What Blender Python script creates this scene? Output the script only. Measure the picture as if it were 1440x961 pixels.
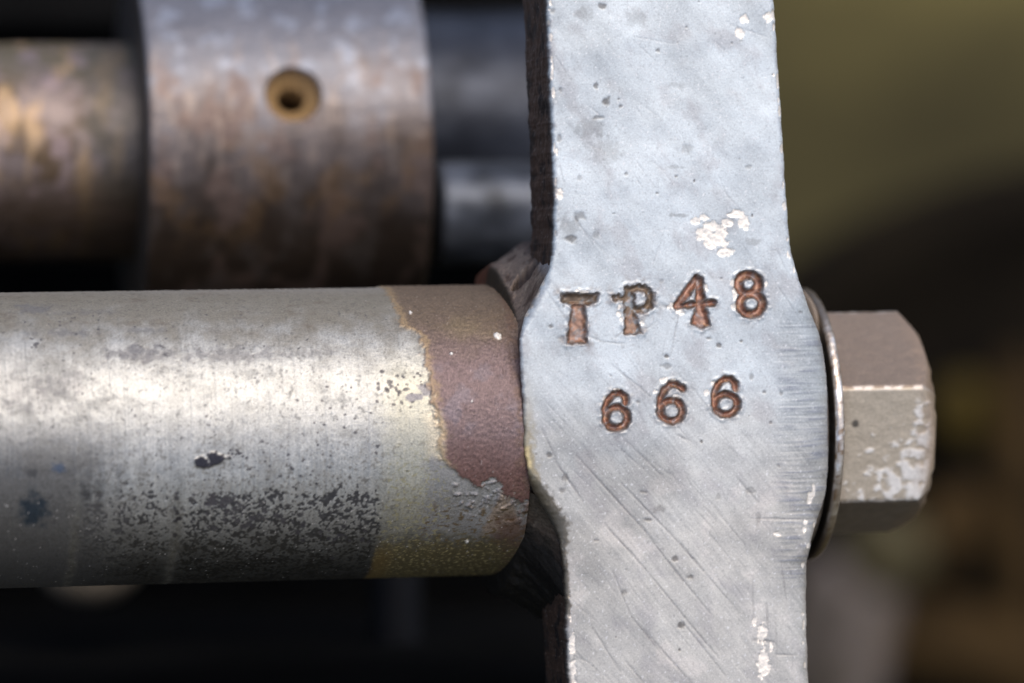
import bpy, math, random
import numpy as np
from mathutils import Matrix, Vector

# ------------------------------------------------------------------ units and frames
# lengths below are in "steps" of K metres (about 0.05 mm); the picture is 70 mm wide at the focus plane
K = 0.070 / 1440
D = 5600.0                      # camera distance to the focus plane, in steps
TILT = math.radians(48)         # camera looks 42 degrees down
YAW = math.radians(11)          # link and spindle turn away from the camera to the right
ROLL = math.radians(0.9)
HEIGHT = 0.60                   # metres above the ground

WORLD = Matrix.Translation((0, 0, HEIGHT)) @ Matrix.Rotation(TILT, 4, 'X')
ORIG = np.array([950 - 720, 480.5 - 540, 0.0])
ASM_R = Matrix.Rotation(YAW, 4, 'Y') @ Matrix.Rotation(ROLL, 4, 'Z')
ASM = Matrix.Translation(Vector(ORIG * K)) @ ASM_R
AR = np.array(ASM_R.to_3x3())

for o in list(bpy.data.objects):
    bpy.data.objects.remove(o)
sc = bpy.context.scene
col = sc.collection

# ------------------------------------------------------------------ camera
cam = bpy.data.cameras.new('camera')
cam.sensor_width = 36
cam.lens = 36 * D / 1440
cam.clip_start = 0.01
cam.clip_end = 1000
cam.dof.use_dof = True
cam.dof.focus_distance = (D - 8) * K
cam.dof.aperture_fstop = cam.lens / 8.6
cam.dof.aperture_blades = 8
camo = bpy.data.objects.new('camera', cam)
col.objects.link(camo)
camo.matrix_world = WORLD @ Matrix.Translation((0, 0, D * K))
sc.camera = camo

# ------------------------------------------------------------------ sky and sun
sun_img = Vector((0.30, math.sin(math.radians(39)), math.cos(math.radians(39)))).normalized()
sun_w = (WORLD.to_3x3() @ sun_img).normalized()
elev = math.asin(sun_w.z)
azim = math.atan2(sun_w.x, sun_w.y)
world = bpy.data.worlds.new('World')
sc.world = world
world.use_nodes = True
nt = world.node_tree
bg = nt.nodes['Background']
sky = nt.nodes.new('ShaderNodeTexSky')
sky.sky_type = 'NISHITA'
sky.sun_disc = False
sky.sun_elevation = elev
sky.sun_rotation = azim
sky.air_density = 0.8
sky.dust_density = 4.0
sky.ozone_density = 1.0
nt.links.new(sky.outputs[0], bg.inputs[0])
bg.inputs[1].default_value = 0.15
sl = bpy.data.lights.new('sun', 'SUN')
sl.energy = 0.7
sl.angle = math.radians(32.0)
sl.color = (1.0, 0.94, 0.85)
so = bpy.data.objects.new('sun', sl)
col.objects.link(so)
so.matrix_world = Matrix.Translation((0, 0, 5)) @ sun_w.to_track_quat('Z', 'Y').to_matrix().to_4x4()

sc.render.engine = 'CYCLES'
sc.cycles.max_bounces = 6
sc.view_settings.view_transform = 'Standard'
sc.view_settings.look = 'None'
sc.view_settings.gamma = 1
sc.view_settings.exposure = 0.38

# ------------------------------------------------------------------ numpy noise
_rng = np.random.RandomState(7)
_G = _rng.rand(256, 256) * 2 * np.pi
_GX, _GY = np.cos(_G), np.sin(_G)

def gnoise(x, y, seed=0):
    x = np.asarray(x, float) + seed * 37.13
    y = np.asarray(y, float) + seed * 91.71
    xi = np.floor(x).astype(np.int64); yi = np.floor(y).astype(np.int64)
    fx, fy = x - xi, y - yi
    u = fx * fx * fx * (fx * (fx * 6 - 15) + 10)
    v = fy * fy * fy * (fy * (fy * 6 - 15) + 10)
    def g(a, b):
        ix, iy = (xi + a) & 255, (yi + b) & 255
        return _GX[ix, iy] * (fx - a) + _GY[ix, iy] * (fy - b)
    n0 = g(0, 0) * (1 - u) + g(1, 0) * u
    n1 = g(0, 1) * (1 - u) + g(1, 1) * u
    return (n0 * (1 - v) + n1 * v) * 1.5

def fbm(x, y, seed=0, octv=4, gain=0.55):
    s, a, t = 0, 1.0, 0
    for i in range(octv):
        s = s + a * gnoise(x * 2 ** i, y * 2 ** i, seed + i * 3)
        t += a; a *= gain
    return s / t * 1.4

def sst(a, b, x):
    t = np.clip((x - a) / (b - a), 0, 1)
    return t * t * (3 - 2 * t)

def mix(c, d, m):
    m = np.clip(m, 0, 1)[..., None]
    return c * (1 - m) + np.asarray(d, float) * m

def mixf(a, b, m):
    m = np.clip(m, 0, 1)
    return a * (1 - m) + b * m

# ------------------------------------------------------------------ frame conversions
def front_local(px, py, zl=0.0):
    """point of the plane local z = zl of the link seen at photo pixel (px, py) -> local x, y"""
    px = np.asarray(px, float); py = np.asarray(py, float)
    d = np.stack([px - 720, 480.5 - py, np.full_like(px, -D)], -1)
    c = np.array([0, 0, D]) - ORIG
    cl = c @ AR            # R^T c
    dl = d @ AR
    t = (zl - cl[2]) / dl[..., 2]
    p = cl + dl * t[..., None]
    return p[..., 0], p[..., 1]

def to_photo(X, Y, Z):
    p = np.stack([X, Y, Z + np.zeros_like(X)], -1) @ AR.T + ORIG
    s = D / (D - p[..., 2])
    return 720 + p[..., 0] * s, 480.5 - p[..., 1] * s

def at_depth(px, py, z):
    """image-frame point at depth z (steps) seen around photo pixel"""
    s = (D - z) / D
    return ((px - 720) * s, (480.5 - py) * s, z)

# ------------------------------------------------------------------ mesh builders
def put(o, parent=None, mat4=None):
    col.objects.link(o)
    if parent is not None:
        o.parent = parent
    elif mat4 is not None:
        o.matrix_world = WORLD @ mat4
    return o

def mesh_from(name, V, F, material, parent=None, mat4=None, C=None, RM=None, smooth=True):
    """V (n,3) in steps, F (m,4) quads or list of arrays"""
    me = bpy.data.meshes.new(name)
    V = np.asarray(V, np.float32) * K
    me.vertices.add(len(V))
    me.vertices.foreach_set('co', V.ravel())
    if isinstance(F, np.ndarray):
        n, k = F.shape
        me.loops.add(n * k)
        me.loops.foreach_set('vertex_index', F.astype(np.int32).ravel())
        me.polygons.add(n)
        me.polygons.foreach_set('loop_start', np.arange(0, n * k, k, dtype=np.int32))
    else:
        ls = np.cumsum([0] + [len(f) for f in F])
        me.loops.add(int(ls[-1]))
        me.loops.foreach_set('vertex_index', np.concatenate([np.asarray(f) for f in F]).astype(np.int32))
        me.polygons.add(len(F))
        me.polygons.foreach_set('loop_start', ls[:-1].astype(np.int32))
    me.update(calc_edges=True)
    me.validate()
    if smooth:
        me.polygons.foreach_set('use_smooth', np.ones(len(me.polygons), bool))
    if C is not None:
        a = me.color_attributes.new('tint', 'FLOAT_COLOR', 'POINT')
        a.data.foreach_set('color', np.concatenate([C, np.ones((len(C), 1))], 1).astype(np.float32).ravel())
        a = me.color_attributes.new('finish', 'FLOAT_COLOR', 'POINT')
        a.data.foreach_set('color', np.concatenate([RM, np.zeros((len(RM), 1)), np.ones((len(RM), 1))], 1).astype(np.float32).ravel())
    me.materials.append(material)
    o = bpy.data.objects.new(name, me)
    return put(o, parent, mat4)

def sub_mesh(name, V, F, sel, material, parent, C, RM):
    f = F[sel]
    idx, inv = np.unique(f.ravel(), return_inverse=True)
    return mesh_from(name, V[idx], inv.reshape(f.shape), material, parent, None, C[idx], RM[idx])

def grid_faces(nr, nc, wrap=False):
    r = np.arange(nr - 1)[:, None]
    c = np.arange(nc if wrap else nc - 1)[None, :]
    c2 = (c + 1) % nc
    return np.stack([r * nc + c, r * nc + c2, (r + 1) * nc + c2, (r + 1) * nc + c], -1).reshape(-1, 4)

def empty(name, label, cat, mat4=Matrix(), group=None):
    o = bpy.data.objects.new(name, None)
    o.empty_display_size = 0.005
    put(o, None, mat4)
    return tag(o, label, cat, group)

def tag(o, label, cat, group=None):
    o['label'] = label
    o['category'] = cat
    if group:
        o['group'] = group
    return o

# ------------------------------------------------------------------ materials
def worn_metal(name, grain=0.12, grain_size=3.0, bump=0.25, bump_size=2.5, streak=0.0):
    """colour, roughness and metal share come from the mesh's own 'tint'/'finish'; the nodes add grain and fine relief"""
    m = bpy.data.materials.new(name)
    m.use_nodes = True
    n, l = m.node_tree.nodes, m.node_tree.links
    b = n['Principled BSDF']
    tc = n.new('ShaderNodeTexCoord')
    at = n.new('ShaderNodeAttribute'); at.attribute_name = 'tint'
    fi = n.new('ShaderNodeAttribute'); fi.attribute_name = 'finish'
    sp = n.new('ShaderNodeSeparateColor')
    l.new(fi.outputs['Color'], sp.inputs[0])
    n1 = n.new('ShaderNodeTexNoise'); n1.inputs['Scale'].default_value = 1 / (grain_size * K); n1.inputs['Detail'].default_value = 3
    l.new(tc.outputs['Object'], n1.inputs['Vector'])
    mr = n.new('ShaderNodeMapRange')
    mr.inputs['From Min'].default_value = 0.3; mr.inputs['From Max'].default_value = 0.7
    mr.inputs['To Min'].default_value = 1 - grain * 1.5; mr.inputs['To Max'].default_value = 1 + grain
    l.new(n1.outputs['Fac'], mr.inputs['Value'])
    mx = n.new('ShaderNodeVectorMath'); mx.operation = 'MULTIPLY'
    l.new(at.outputs['Color'], mx.inputs[0]); l.new(mr.outputs[0], mx.inputs[1])
    l.new(mx.outputs[0], b.inputs['Base Color'])
    rr = n.new('ShaderNodeMath'); rr.operation = 'MULTIPLY_ADD'
    l.new(n1.outputs['Fac'], rr.inputs[0]); rr.inputs[1].default_value = 0.2
    sb = n.new('ShaderNodeMath'); sb.operation = 'SUBTRACT'; l.new(sp.outputs[0], sb.inputs[0]); sb.inputs[1].default_value = 0.1
    l.new(sb.outputs[0], rr.inputs[2])
    l.new(rr.outputs[0], b.inputs['Roughness'])
    l.new(sp.outputs[1], b.inputs['Metallic'])
    n2 = n.new('ShaderNodeTexNoise'); n2.inputs['Scale'].default_value = 1 / (bump_size * K); n2.inputs['Detail'].default_value = 2
    l.new(tc.outputs['Object'], n2.inputs['Vector'])
    bp = n.new('ShaderNodeBump'); bp.inputs['Strength'].default_value = bump; bp.inputs['Distance'].default_value = 1.2 * K
    l.new(n2.outputs['Fac'], bp.inputs['Height'])
    l.new(bp.outputs[0], b.inputs['Normal'])
    return m

def plain(name, c1, c2, size, rough=0.7, metal=0.0, spec=0.3, bump=0.3):
    m = bpy.data.materials.new(name)
    m.use_nodes = True
    n, l = m.node_tree.nodes, m.node_tree.links
    b = n['Principled BSDF']
    tc = n.new('ShaderNodeTexCoord')
    n1 = n.new('ShaderNodeTexNoise'); n1.inputs['Scale'].default_value = 1 / (size * K); n1.inputs['Detail'].default_value = 5
    l.new(tc.outputs['Object'], n1.inputs['Vector'])
    r = n.new('ShaderNodeValToRGB')
    r.color_ramp.elements[0].position = 0.35; r.color_ramp.elements[0].color = (*c1, 1)
    r.color_ramp.elements[1].position = 0.65; r.color_ramp.elements[1].color = (*c2, 1)
    l.new(n1.outputs['Fac'], r.inputs[0]); l.new(r.outputs[0], b.inputs['Base Color'])
    b.inputs['Roughness'].default_value = rough
    b.inputs['Metallic'].default_value = metal
    b.inputs['Specular IOR Level'].default_value = spec
    bp = n.new('ShaderNodeBump'); bp.inputs['Strength'].default_value = bump; bp.inputs['Distance'].default_value = size * K * 0.1
    l.new(n1.outputs['Fac'], bp.inputs['Height']); l.new(bp.outputs[0], b.inputs['Normal'])
    return m

M_ARM = worn_metal('worn_grey_steel', 0.08, 3.0, 0.13, 2.6)
M_SHAFT = worn_metal('worn_plated_steel', 0.14, 2.6, 0.35, 2.6)
M_RUST = worn_metal('rusty_steel', 0.25, 4.0, 0.6, 4.0)
M_REAR = worn_metal('brown_stained_steel', 0.10, 9.0, 0.25, 6.0)
M_BOLT = worn_metal('dull_bolt_steel', 0.08, 4.0, 0.2, 4.0)
M_BLACK = plain('oily_black_iron', (0.003, 0.003, 0.003), (0.006, 0.006, 0.006), 300, 0.85, 0, 0.05)
M_DRUM = plain('black_dusty_iron', (0.006, 0.005, 0.004), (0.014, 0.011, 0.007), 600, 0.85, 0, 0.05)
M_BRASS = plain('dull_brass', (0.045, 0.031, 0.006), (0.095, 0.066, 0.011), 200, 0.7, 0.3, 0.2)
M_BROWN = plain('brown_rust', (0.020, 0.0125, 0.005), (0.065, 0.040, 0.015), 200, 0.85, 0, 0.1)
M_GREY = plain('grey_casting', (0.065, 0.054, 0.038), (0.20, 0.168, 0.152), 300, 0.8, 0, 0.2)
M_PAD = plain('olive_grease', (0.045, 0.038, 0.018), (0.085, 0.072, 0.036), 260, 0.8, 0, 0.2)
M_PALE = plain('pale_dirty_metal', (0.15, 0.125, 0.09), (0.24, 0.20, 0.145), 120, 0.6, 0.3, 0.3)
M_BLUE = plain('blued_dark_steel', (0.005, 0.0055, 0.007), (0.009, 0.010, 0.013), 150, 0.6, 0.2, 0.2)
M_BAR = plain('grey_bar_steel', (0.03, 0.033, 0.038), (0.13, 0.145, 0.175), 70, 0.45, 0.4, 0.3, 0.15)
M_STEEL = plain('dark_blue_grey_steel', (0.022, 0.025, 0.033), (0.055, 0.062, 0.080), 110, 0.45, 0.6, 0.3)

# ------------------------------------------------------------------ ground
def build_ground():
    m = bpy.data.materials.new('olive_turf')
    m.use_nodes = True
    n, l = m.node_tree.nodes, m.node_tree.links
    b = n['Principled BSDF']
    tc = n.new('ShaderNodeTexCoord')
    a = n.new('ShaderNodeTexNoise'); a.inputs['Scale'].default_value = 6.5; a.inputs['Detail'].default_value = 6
    l.new(tc.outputs['Object'], a.inputs['Vector'])
    r = n.new('ShaderNodeValToRGB')
    e = r.color_ramp.elements
    e[0].position = 0.30; e[0].color = (0.018, 0.015, 0.008, 1)
    e[1].position = 0.70; e[1].color = (0.20, 0.165, 0.058, 1)
    x = e.new(0.5); x.color = (0.058, 0.049, 0.020, 1)
    l.new(a.outputs['Fac'], r.inputs[0]); l.new(r.outputs[0], b.inputs['Base Color'])
    b.inputs['Roughness'].default_value = 0.95
    b.inputs['Specular IOR Level'].default_value = 0.1
    me = bpy.data.meshes.new('ground')
    nn = 60
    t = np.linspace(-1, 1, nn); t = np.sign(t) * np.abs(t) ** 3 * 300
    X, Y = np.meshgrid(t, t)
    Z = 0.03 * fbm(X * 1.7, Y * 1.7, 3, 3) * np.exp(-(X ** 2 + Y ** 2) / 50)
    V = np.stack([X, Y, Z], -1).reshape(-1, 3)
    me.from_pydata(V.tolist(), [], grid_faces(nn, nn).tolist())
    for p in me.polygons: p.use_smooth = True
    me.materials.append(m)
    o = bpy.data.objects.new('ground', me)
    col.objects.link(o)
    o['kind'] = 'structure'
build_ground()

# ------------------------------------------------------------------ link arm
STEP = 1.45
OUT_L = [(764, -140), (768, 0), (772, 100), (777, 200), (780, 290), (779, 350), (770, 388), (751, 425), (735, 455), (731, 480), (733, 520),
         (736, 580), (739, 640), (744, 670), (753, 695), (772, 720), (787, 750), (794, 800), (797, 880), (800, 961), (806, 1100)]
OUT_R = [(1080, -140), (1089, 0), (1096, 100), (1102, 200), (1108, 300), (1113, 350), (1123, 390), (1137, 425), (1153, 455), (1164, 485),
         (1169, 530), (1172, 600), (1172, 660), (1167, 700), (1157, 728), (1143, 755), (1138, 790), (1137, 860), (1140, 961), (1146, 1100)]

def outline(pts):
    p = np.array(pts, float)
    X, Y = front_local(p[:, 0], p[:, 1])
    return X[::-1], Y[::-1]

def smooth1(a, s):
    k = np.exp(-0.5 * (np.arange(-3 * s, 3 * s + 1) / s) ** 2); k /= k.sum()
    return np.convolve(np.pad(a, 3 * s, mode='edge'), k, 'valid')

xl, yl = outline(OUT_L); xr, yr = outline(OUT_R)
Y0, Y1 = max(yl[0], yr[0]), min(yl[-1], yr[-1])
ROWS = np.arange(Y0, Y1, STEP)
XL = smooth1(np.interp(ROWS, yl, xl), 6)
XR = smooth1(np.interp(ROWS, yr, xr), 6)
_, PYROW = to_photo(0 * ROWS, ROWS, 0.0)
XL = XL + 2.0 * fbm(ROWS / 26, ROWS * 0 + 1, 5, 4, 0.7)
XR = XR + 1.3 * fbm(ROWS / 26, ROWS * 0 + 9, 6, 4, 0.7)

# glyph shapes, photo pixels on the face of the link
def seg(x0, y0, x1, y1, r0, r1=None):
    return ('seg', x0, y0, x1, y1, r0, r0 if r1 is None else r1)
def ring(cx, cy, rx, ry, w):
    return ('ring', cx, cy, rx, ry, w)
def poly(*p):
    return ('poly', p)
def chain(pts, w):
    return [seg(*pts[i], *pts[i + 1], w) for i in range(len(pts) - 1)]

GLYPHS = [
    ('T', 0.75, [poly((789, 413), (842, 413), (840, 424), (826, 430), (803, 429), (790, 425)),
           poly((804, 426), (823, 426), (826, 483), (797, 484))]),
    ('P', 0.55, [ring(898, 421, 17.5, 15.5, 5.5), poly((878, 404), (892, 404), (894, 440), (903, 469), (878, 471)), seg(865, 420, 880, 420, 4.5)]),
    ('4', 1.0, [seg(980, 393, 953, 430, 6), seg(984, 394, 985, 440, 5, 8), poly((976, 436), (994, 436), (999, 458), (986, 463), (972, 456)),
           seg(952, 431, 1003, 426, 4.5)]),
    ('8', 1.0, [ring(1053, 400, 14.5, 13, 6), ring(1056.5, 428, 15.5, 14.5, 6)]),
    ('6', 1.0, [ring(867, 588, 15, 14.5, 5)] + chain([(852, 588), (851, 575), (855, 563), (864, 554), (873, 553.5), (879, 559), (880, 567)], 4.6)),
    ('6', 1.0, [ring(944, 578, 15.5, 14.5, 5)] + chain([(928, 576), (929, 561), (934, 549), (943, 541), (952, 541), (960, 547)], 4.6)),
    ('6', 1.0, [ring(1021, 569, 15.5, 14.5, 5)] + chain([(1005, 567), (1005, 553), (1010, 541), (1019, 534), (1028, 534), (1034, 541), (1035, 547)], 4.6)),
]

def sdf(prims, x, y):
    d = np.full(x.shape, 1e9)
    for p in prims:
        if p[0] == 'seg':
            _, x0, y0, x1, y1, r0, r1 = p
            vx, vy = x1 - x0, y1 - y0
            t = np.clip(((x - x0) * vx + (y - y0) * vy) / (vx * vx + vy * vy + 1e-9), 0, 1)
            e = np.hypot(x - x0 - t * vx, y - y0 - t * vy) - (r0 + (r1 - r0) * t)
        elif p[0] == 'ring':
            _, cx, cy, rx, ry, w = p
            q = np.hypot((x - cx) / rx, (y - cy) / ry)
            e = np.abs(q - 1) * (rx + ry) / 2 - w
        else:
            P = np.array(p[1], float); n = len(P)
            ins = np.zeros(x.shape, bool); e = np.full(x.shape, 1e9)
            for i in range(n):
                a, b = P[i], P[(i + 1) % n]
                v = b - a
                t = np.clip(((x - a[0]) * v[0] + (y - a[1]) * v[1]) / (v @ v), 0, 1)
                e = np.minimum(e, np.hypot(x - a[0] - t * v[0], y - a[1] - t * v[1]))
                if a[1] != b[1]:
                    c = ((a[1] > y) != (b[1] > y)) & (x < (b[0] - a[0]) * (y - a[1]) / (b[1] - a[1]) + a[0])
                    ins ^= c
            e = np.where(ins, -e, e)
        d = np.minimum(d, e)
    return d

CHIPS = [(979, 311, 8, 5), (990, 306, 8, 5), (1000, 320, 13, 9), (990, 330, 11, 10), (1004, 335, 14, 10), (1013, 327, 9, 12), (1019, 355, 12, 7),
         (1017, 342, 8, 6), (1024, 313, 9, 6), (1036, 301, 13, 6), (1046, 310, 8, 11), (1049, 320, 5, 4), (1000, 345, 8, 5),
         (785, 271, 6, 9), (788, 277, 4, 5), (1047, 27, 7, 6), (1040, 47, 6, 8), (1081, 24, 8, 6), (1088, 20, 4, 8),
         (821, 410, 7, 3), (812, 409, 3, 2.5), (871, 432, 3, 4), (871, 441, 3.5, 4), (874, 449, 3, 3), (903, 454, 3.5, 3.5),
         (991, 405, 4, 7), (945, 430, 4, 4), (957, 439, 7, 3.5), (940, 432, 3, 3), (1030, 398, 3.5, 5), (1033, 413, 3.5, 8), (1032, 431, 4, 4.5),
         (1077, 399, 2.5, 5), (867, 548, 5, 2.5), (850, 561, 3, 5), (934, 535, 6, 4.5), (946, 535, 4, 3), (921, 551, 4, 4), (953, 558, 6, 3.5),
         (1003, 540, 3.5, 4), (993, 553, 4, 5), (1038, 548, 5, 3.5), (756, 411, 5, 9), (764, 397, 4, 6), (748, 430, 3, 5), (742, 441, 3, 5),
         (1072, 890, 7, 14), (1074, 935, 9, 22), (1062, 874, 4, 6), (1085, 910, 3, 8), (805, 905, 5, 16), (804, 945, 7, 20),
         (1140, 700, 4, 9), (1146, 690, 3, 9), (1133, 735, 4, 4), (1131, 745, 3, 4), (1093, 751, 5, 3), (1131, 795, 3, 4),
         (1094, 110, 3, 6), (1097, 155, 3, 8), (1100, 210, 3, 7), (1104, 290, 3, 6)]
DARKS = [(848, 9, 9, 5, .7), (838, 121, 4, 6, .7), (852, 143, 6, 8, .8), (841, 166, 9, 3, .5), (873, 150, 3, 3, .6), (925, 71, 4, 3, .6), (788, 127, 3, 4, .5),
         (787, 195, 4, 6, .5), (777, 15, 4, 4, .5), (815, 305, 9, 7, .5), (804, 336, 9, 7, .65), (838, 330, 6, 8, .4), (880, 245, 3, 3, .5), (815, 250, 5, 5, .3),
         (1052, 235, 5, 4, .4), (996, 476, 5, 3, .7), (1011, 486, 4, 4, .75), (937, 501, 4, 3, .8), (938, 515, 9, 4, .45), (775, 460, 4, 4, .7), (789, 475, 6, 4, .5),
         (1057, 530, 5, 5, .5), (1075, 552, 3, 3, .6), (1098, 553, 3, 3, .5), (897, 565, 4, 3, .55), (773, 640, 5, 4, .7), (795, 672, 7, 6, .55), (790, 690, 5, 4, .5),
         (911, 731, 6, 3, .7), (948, 786, 6, 4, .75), (971, 812, 6, 4, .7), (958, 880, 6, 6, .8), (905, 692, 6, 3, .5), (925, 715, 12, 7, .4), (878, 833, 5, 6, .5),
         (838, 760, 4, 2, .5), (1055, 690, 8, 6, .35), (1095, 655, 4, 3, .4), (866, 896, 2, 2, .7), (1010, 700, 6, 5, .35), (1066, 728, 5, 12, .35),
         (930, 395, 4, 3, .35), (955, 120, 14, 5, .2), (820, 20, 14, 12, .3), (895, 25, 20, 14, .25), (830, 180, 26, 16, .3), (965, 210, 9, 10, .3),
         (855, 212, 22, 20, .25), (950, 235, 12, 3, .3), (1060, 340, 14, 6, .3), (955, 303, 18, 3, .4), (800, 320, 16, 20, .35)]
SCR = [(780, 647, 820, 705, 2.0, .8), (810, 640, 907, 747, 1.7, .8), (907, 747, 960, 818, 1.5, .6), (874, 680, 958, 767, 1.6, .75), (958, 767, 989, 803, 2.0, .85),
       (989, 803, 1040, 862, 1.4, .5), (850, 737, 907, 800, 1.7, .75), (907, 800, 963, 868, 1.6, .7), (963, 868, 1010, 925, 1.6, .6), (940, 790, 998, 862, 1.6, .6),
       (860, 800, 888, 868, 1.4, .5), (888, 868, 935, 925, 1.6, .6), (830, 877, 872, 945, 1.5, .55), (905, 885, 972, 961, 1.7, .6), (880, 930, 905, 961, 1.5, .6),
       (960, 875, 1020, 950, 1.5, .55), (860, 513, 914, 557, 1.5, .5), (914, 557, 975, 625, 1.3, .4), (875, 615, 930, 668, 1.6, .5), (865, 625, 905, 660, 1.5, .4),
       (955, 441, 947, 478, 1.6, .55), (947, 478, 943, 500, 1.4, .4), (760, 600, 782, 645, 1.6, .5), (1036, 672, 1066, 706, 1.8, .5), (965, 535, 1010, 590, 1.2, .35),
       (775, 395, 800, 430, 2.0, .35), (768, 408, 800, 455, 2.0, .35), (826, 472, 845, 480, 1.5, .5), (845, 480, 880, 484, 1.5, .45), (866, 474, 882, 462, 2.0, .6),
       (922, 425, 950, 437, 3.0, .6), (905, 465, 925, 452, 2.0, .3), (1056, 729, 1150, 731, 1.5, .6), (1098, 790, 1106, 845, 1.4, .5), (1078, 850, 1080, 885, 2.0, .6),
       (1060, 900, 1088, 903, 2.4, .9), (1090, 920, 1120, 922, 1.5, .6), (953, 612, 968, 620, 2.0, .6), (1090, 860, 1093, 940, 2.0, .3), (1058, 810, 1060, 880, 2.0, .4)]
_r = random.Random(5)
for i in range(150):
    sx, sy = _r.uniform(740, 1140), _r.uniform(480, 1000) if i < 110 else _r.uniform(0, 480)
    ln = _r.uniform(15, 70); an = math.radians(_r.gauss(50, 7) if i < 110 else _r.gauss(55, 30))
    SCR.append((sx, sy, sx + ln * math.cos(an), sy + ln * math.sin(an), _r.uniform(.8, 1.5), _r.uniform(.12, .34)))
for i in range(26):
    _y = _r.uniform(0, 350) if i < 13 else _r.uniform(760, 961)
    CHIPS.append((float(np.interp(_y, [p[1] for p in OUT_L], [p[0] for p in OUT_L])) + _r.uniform(2, 7), _y, _r.uniform(1.2, 3), _r.uniform(2, 8)))
for i in range(16):
    _y = _r.uniform(0, 400) if i < 10 else _r.uniform(700, 961)
    CHIPS.append((float(np.interp(_y, [p[1] for p in OUT_R], [p[0] for p in OUT_R])) - _r.uniform(3, 8), _y, _r.uniform(1.2, 2.6), _r.uniform(2, 7)))
for i in range(36):
    DARKS.append((_r.uniform(750, 1150), _r.uniform(-50, 1000), _r.uniform(1.2, 3), _r.uniform(1.2, 3), _r.uniform(.3, .8)))

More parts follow.
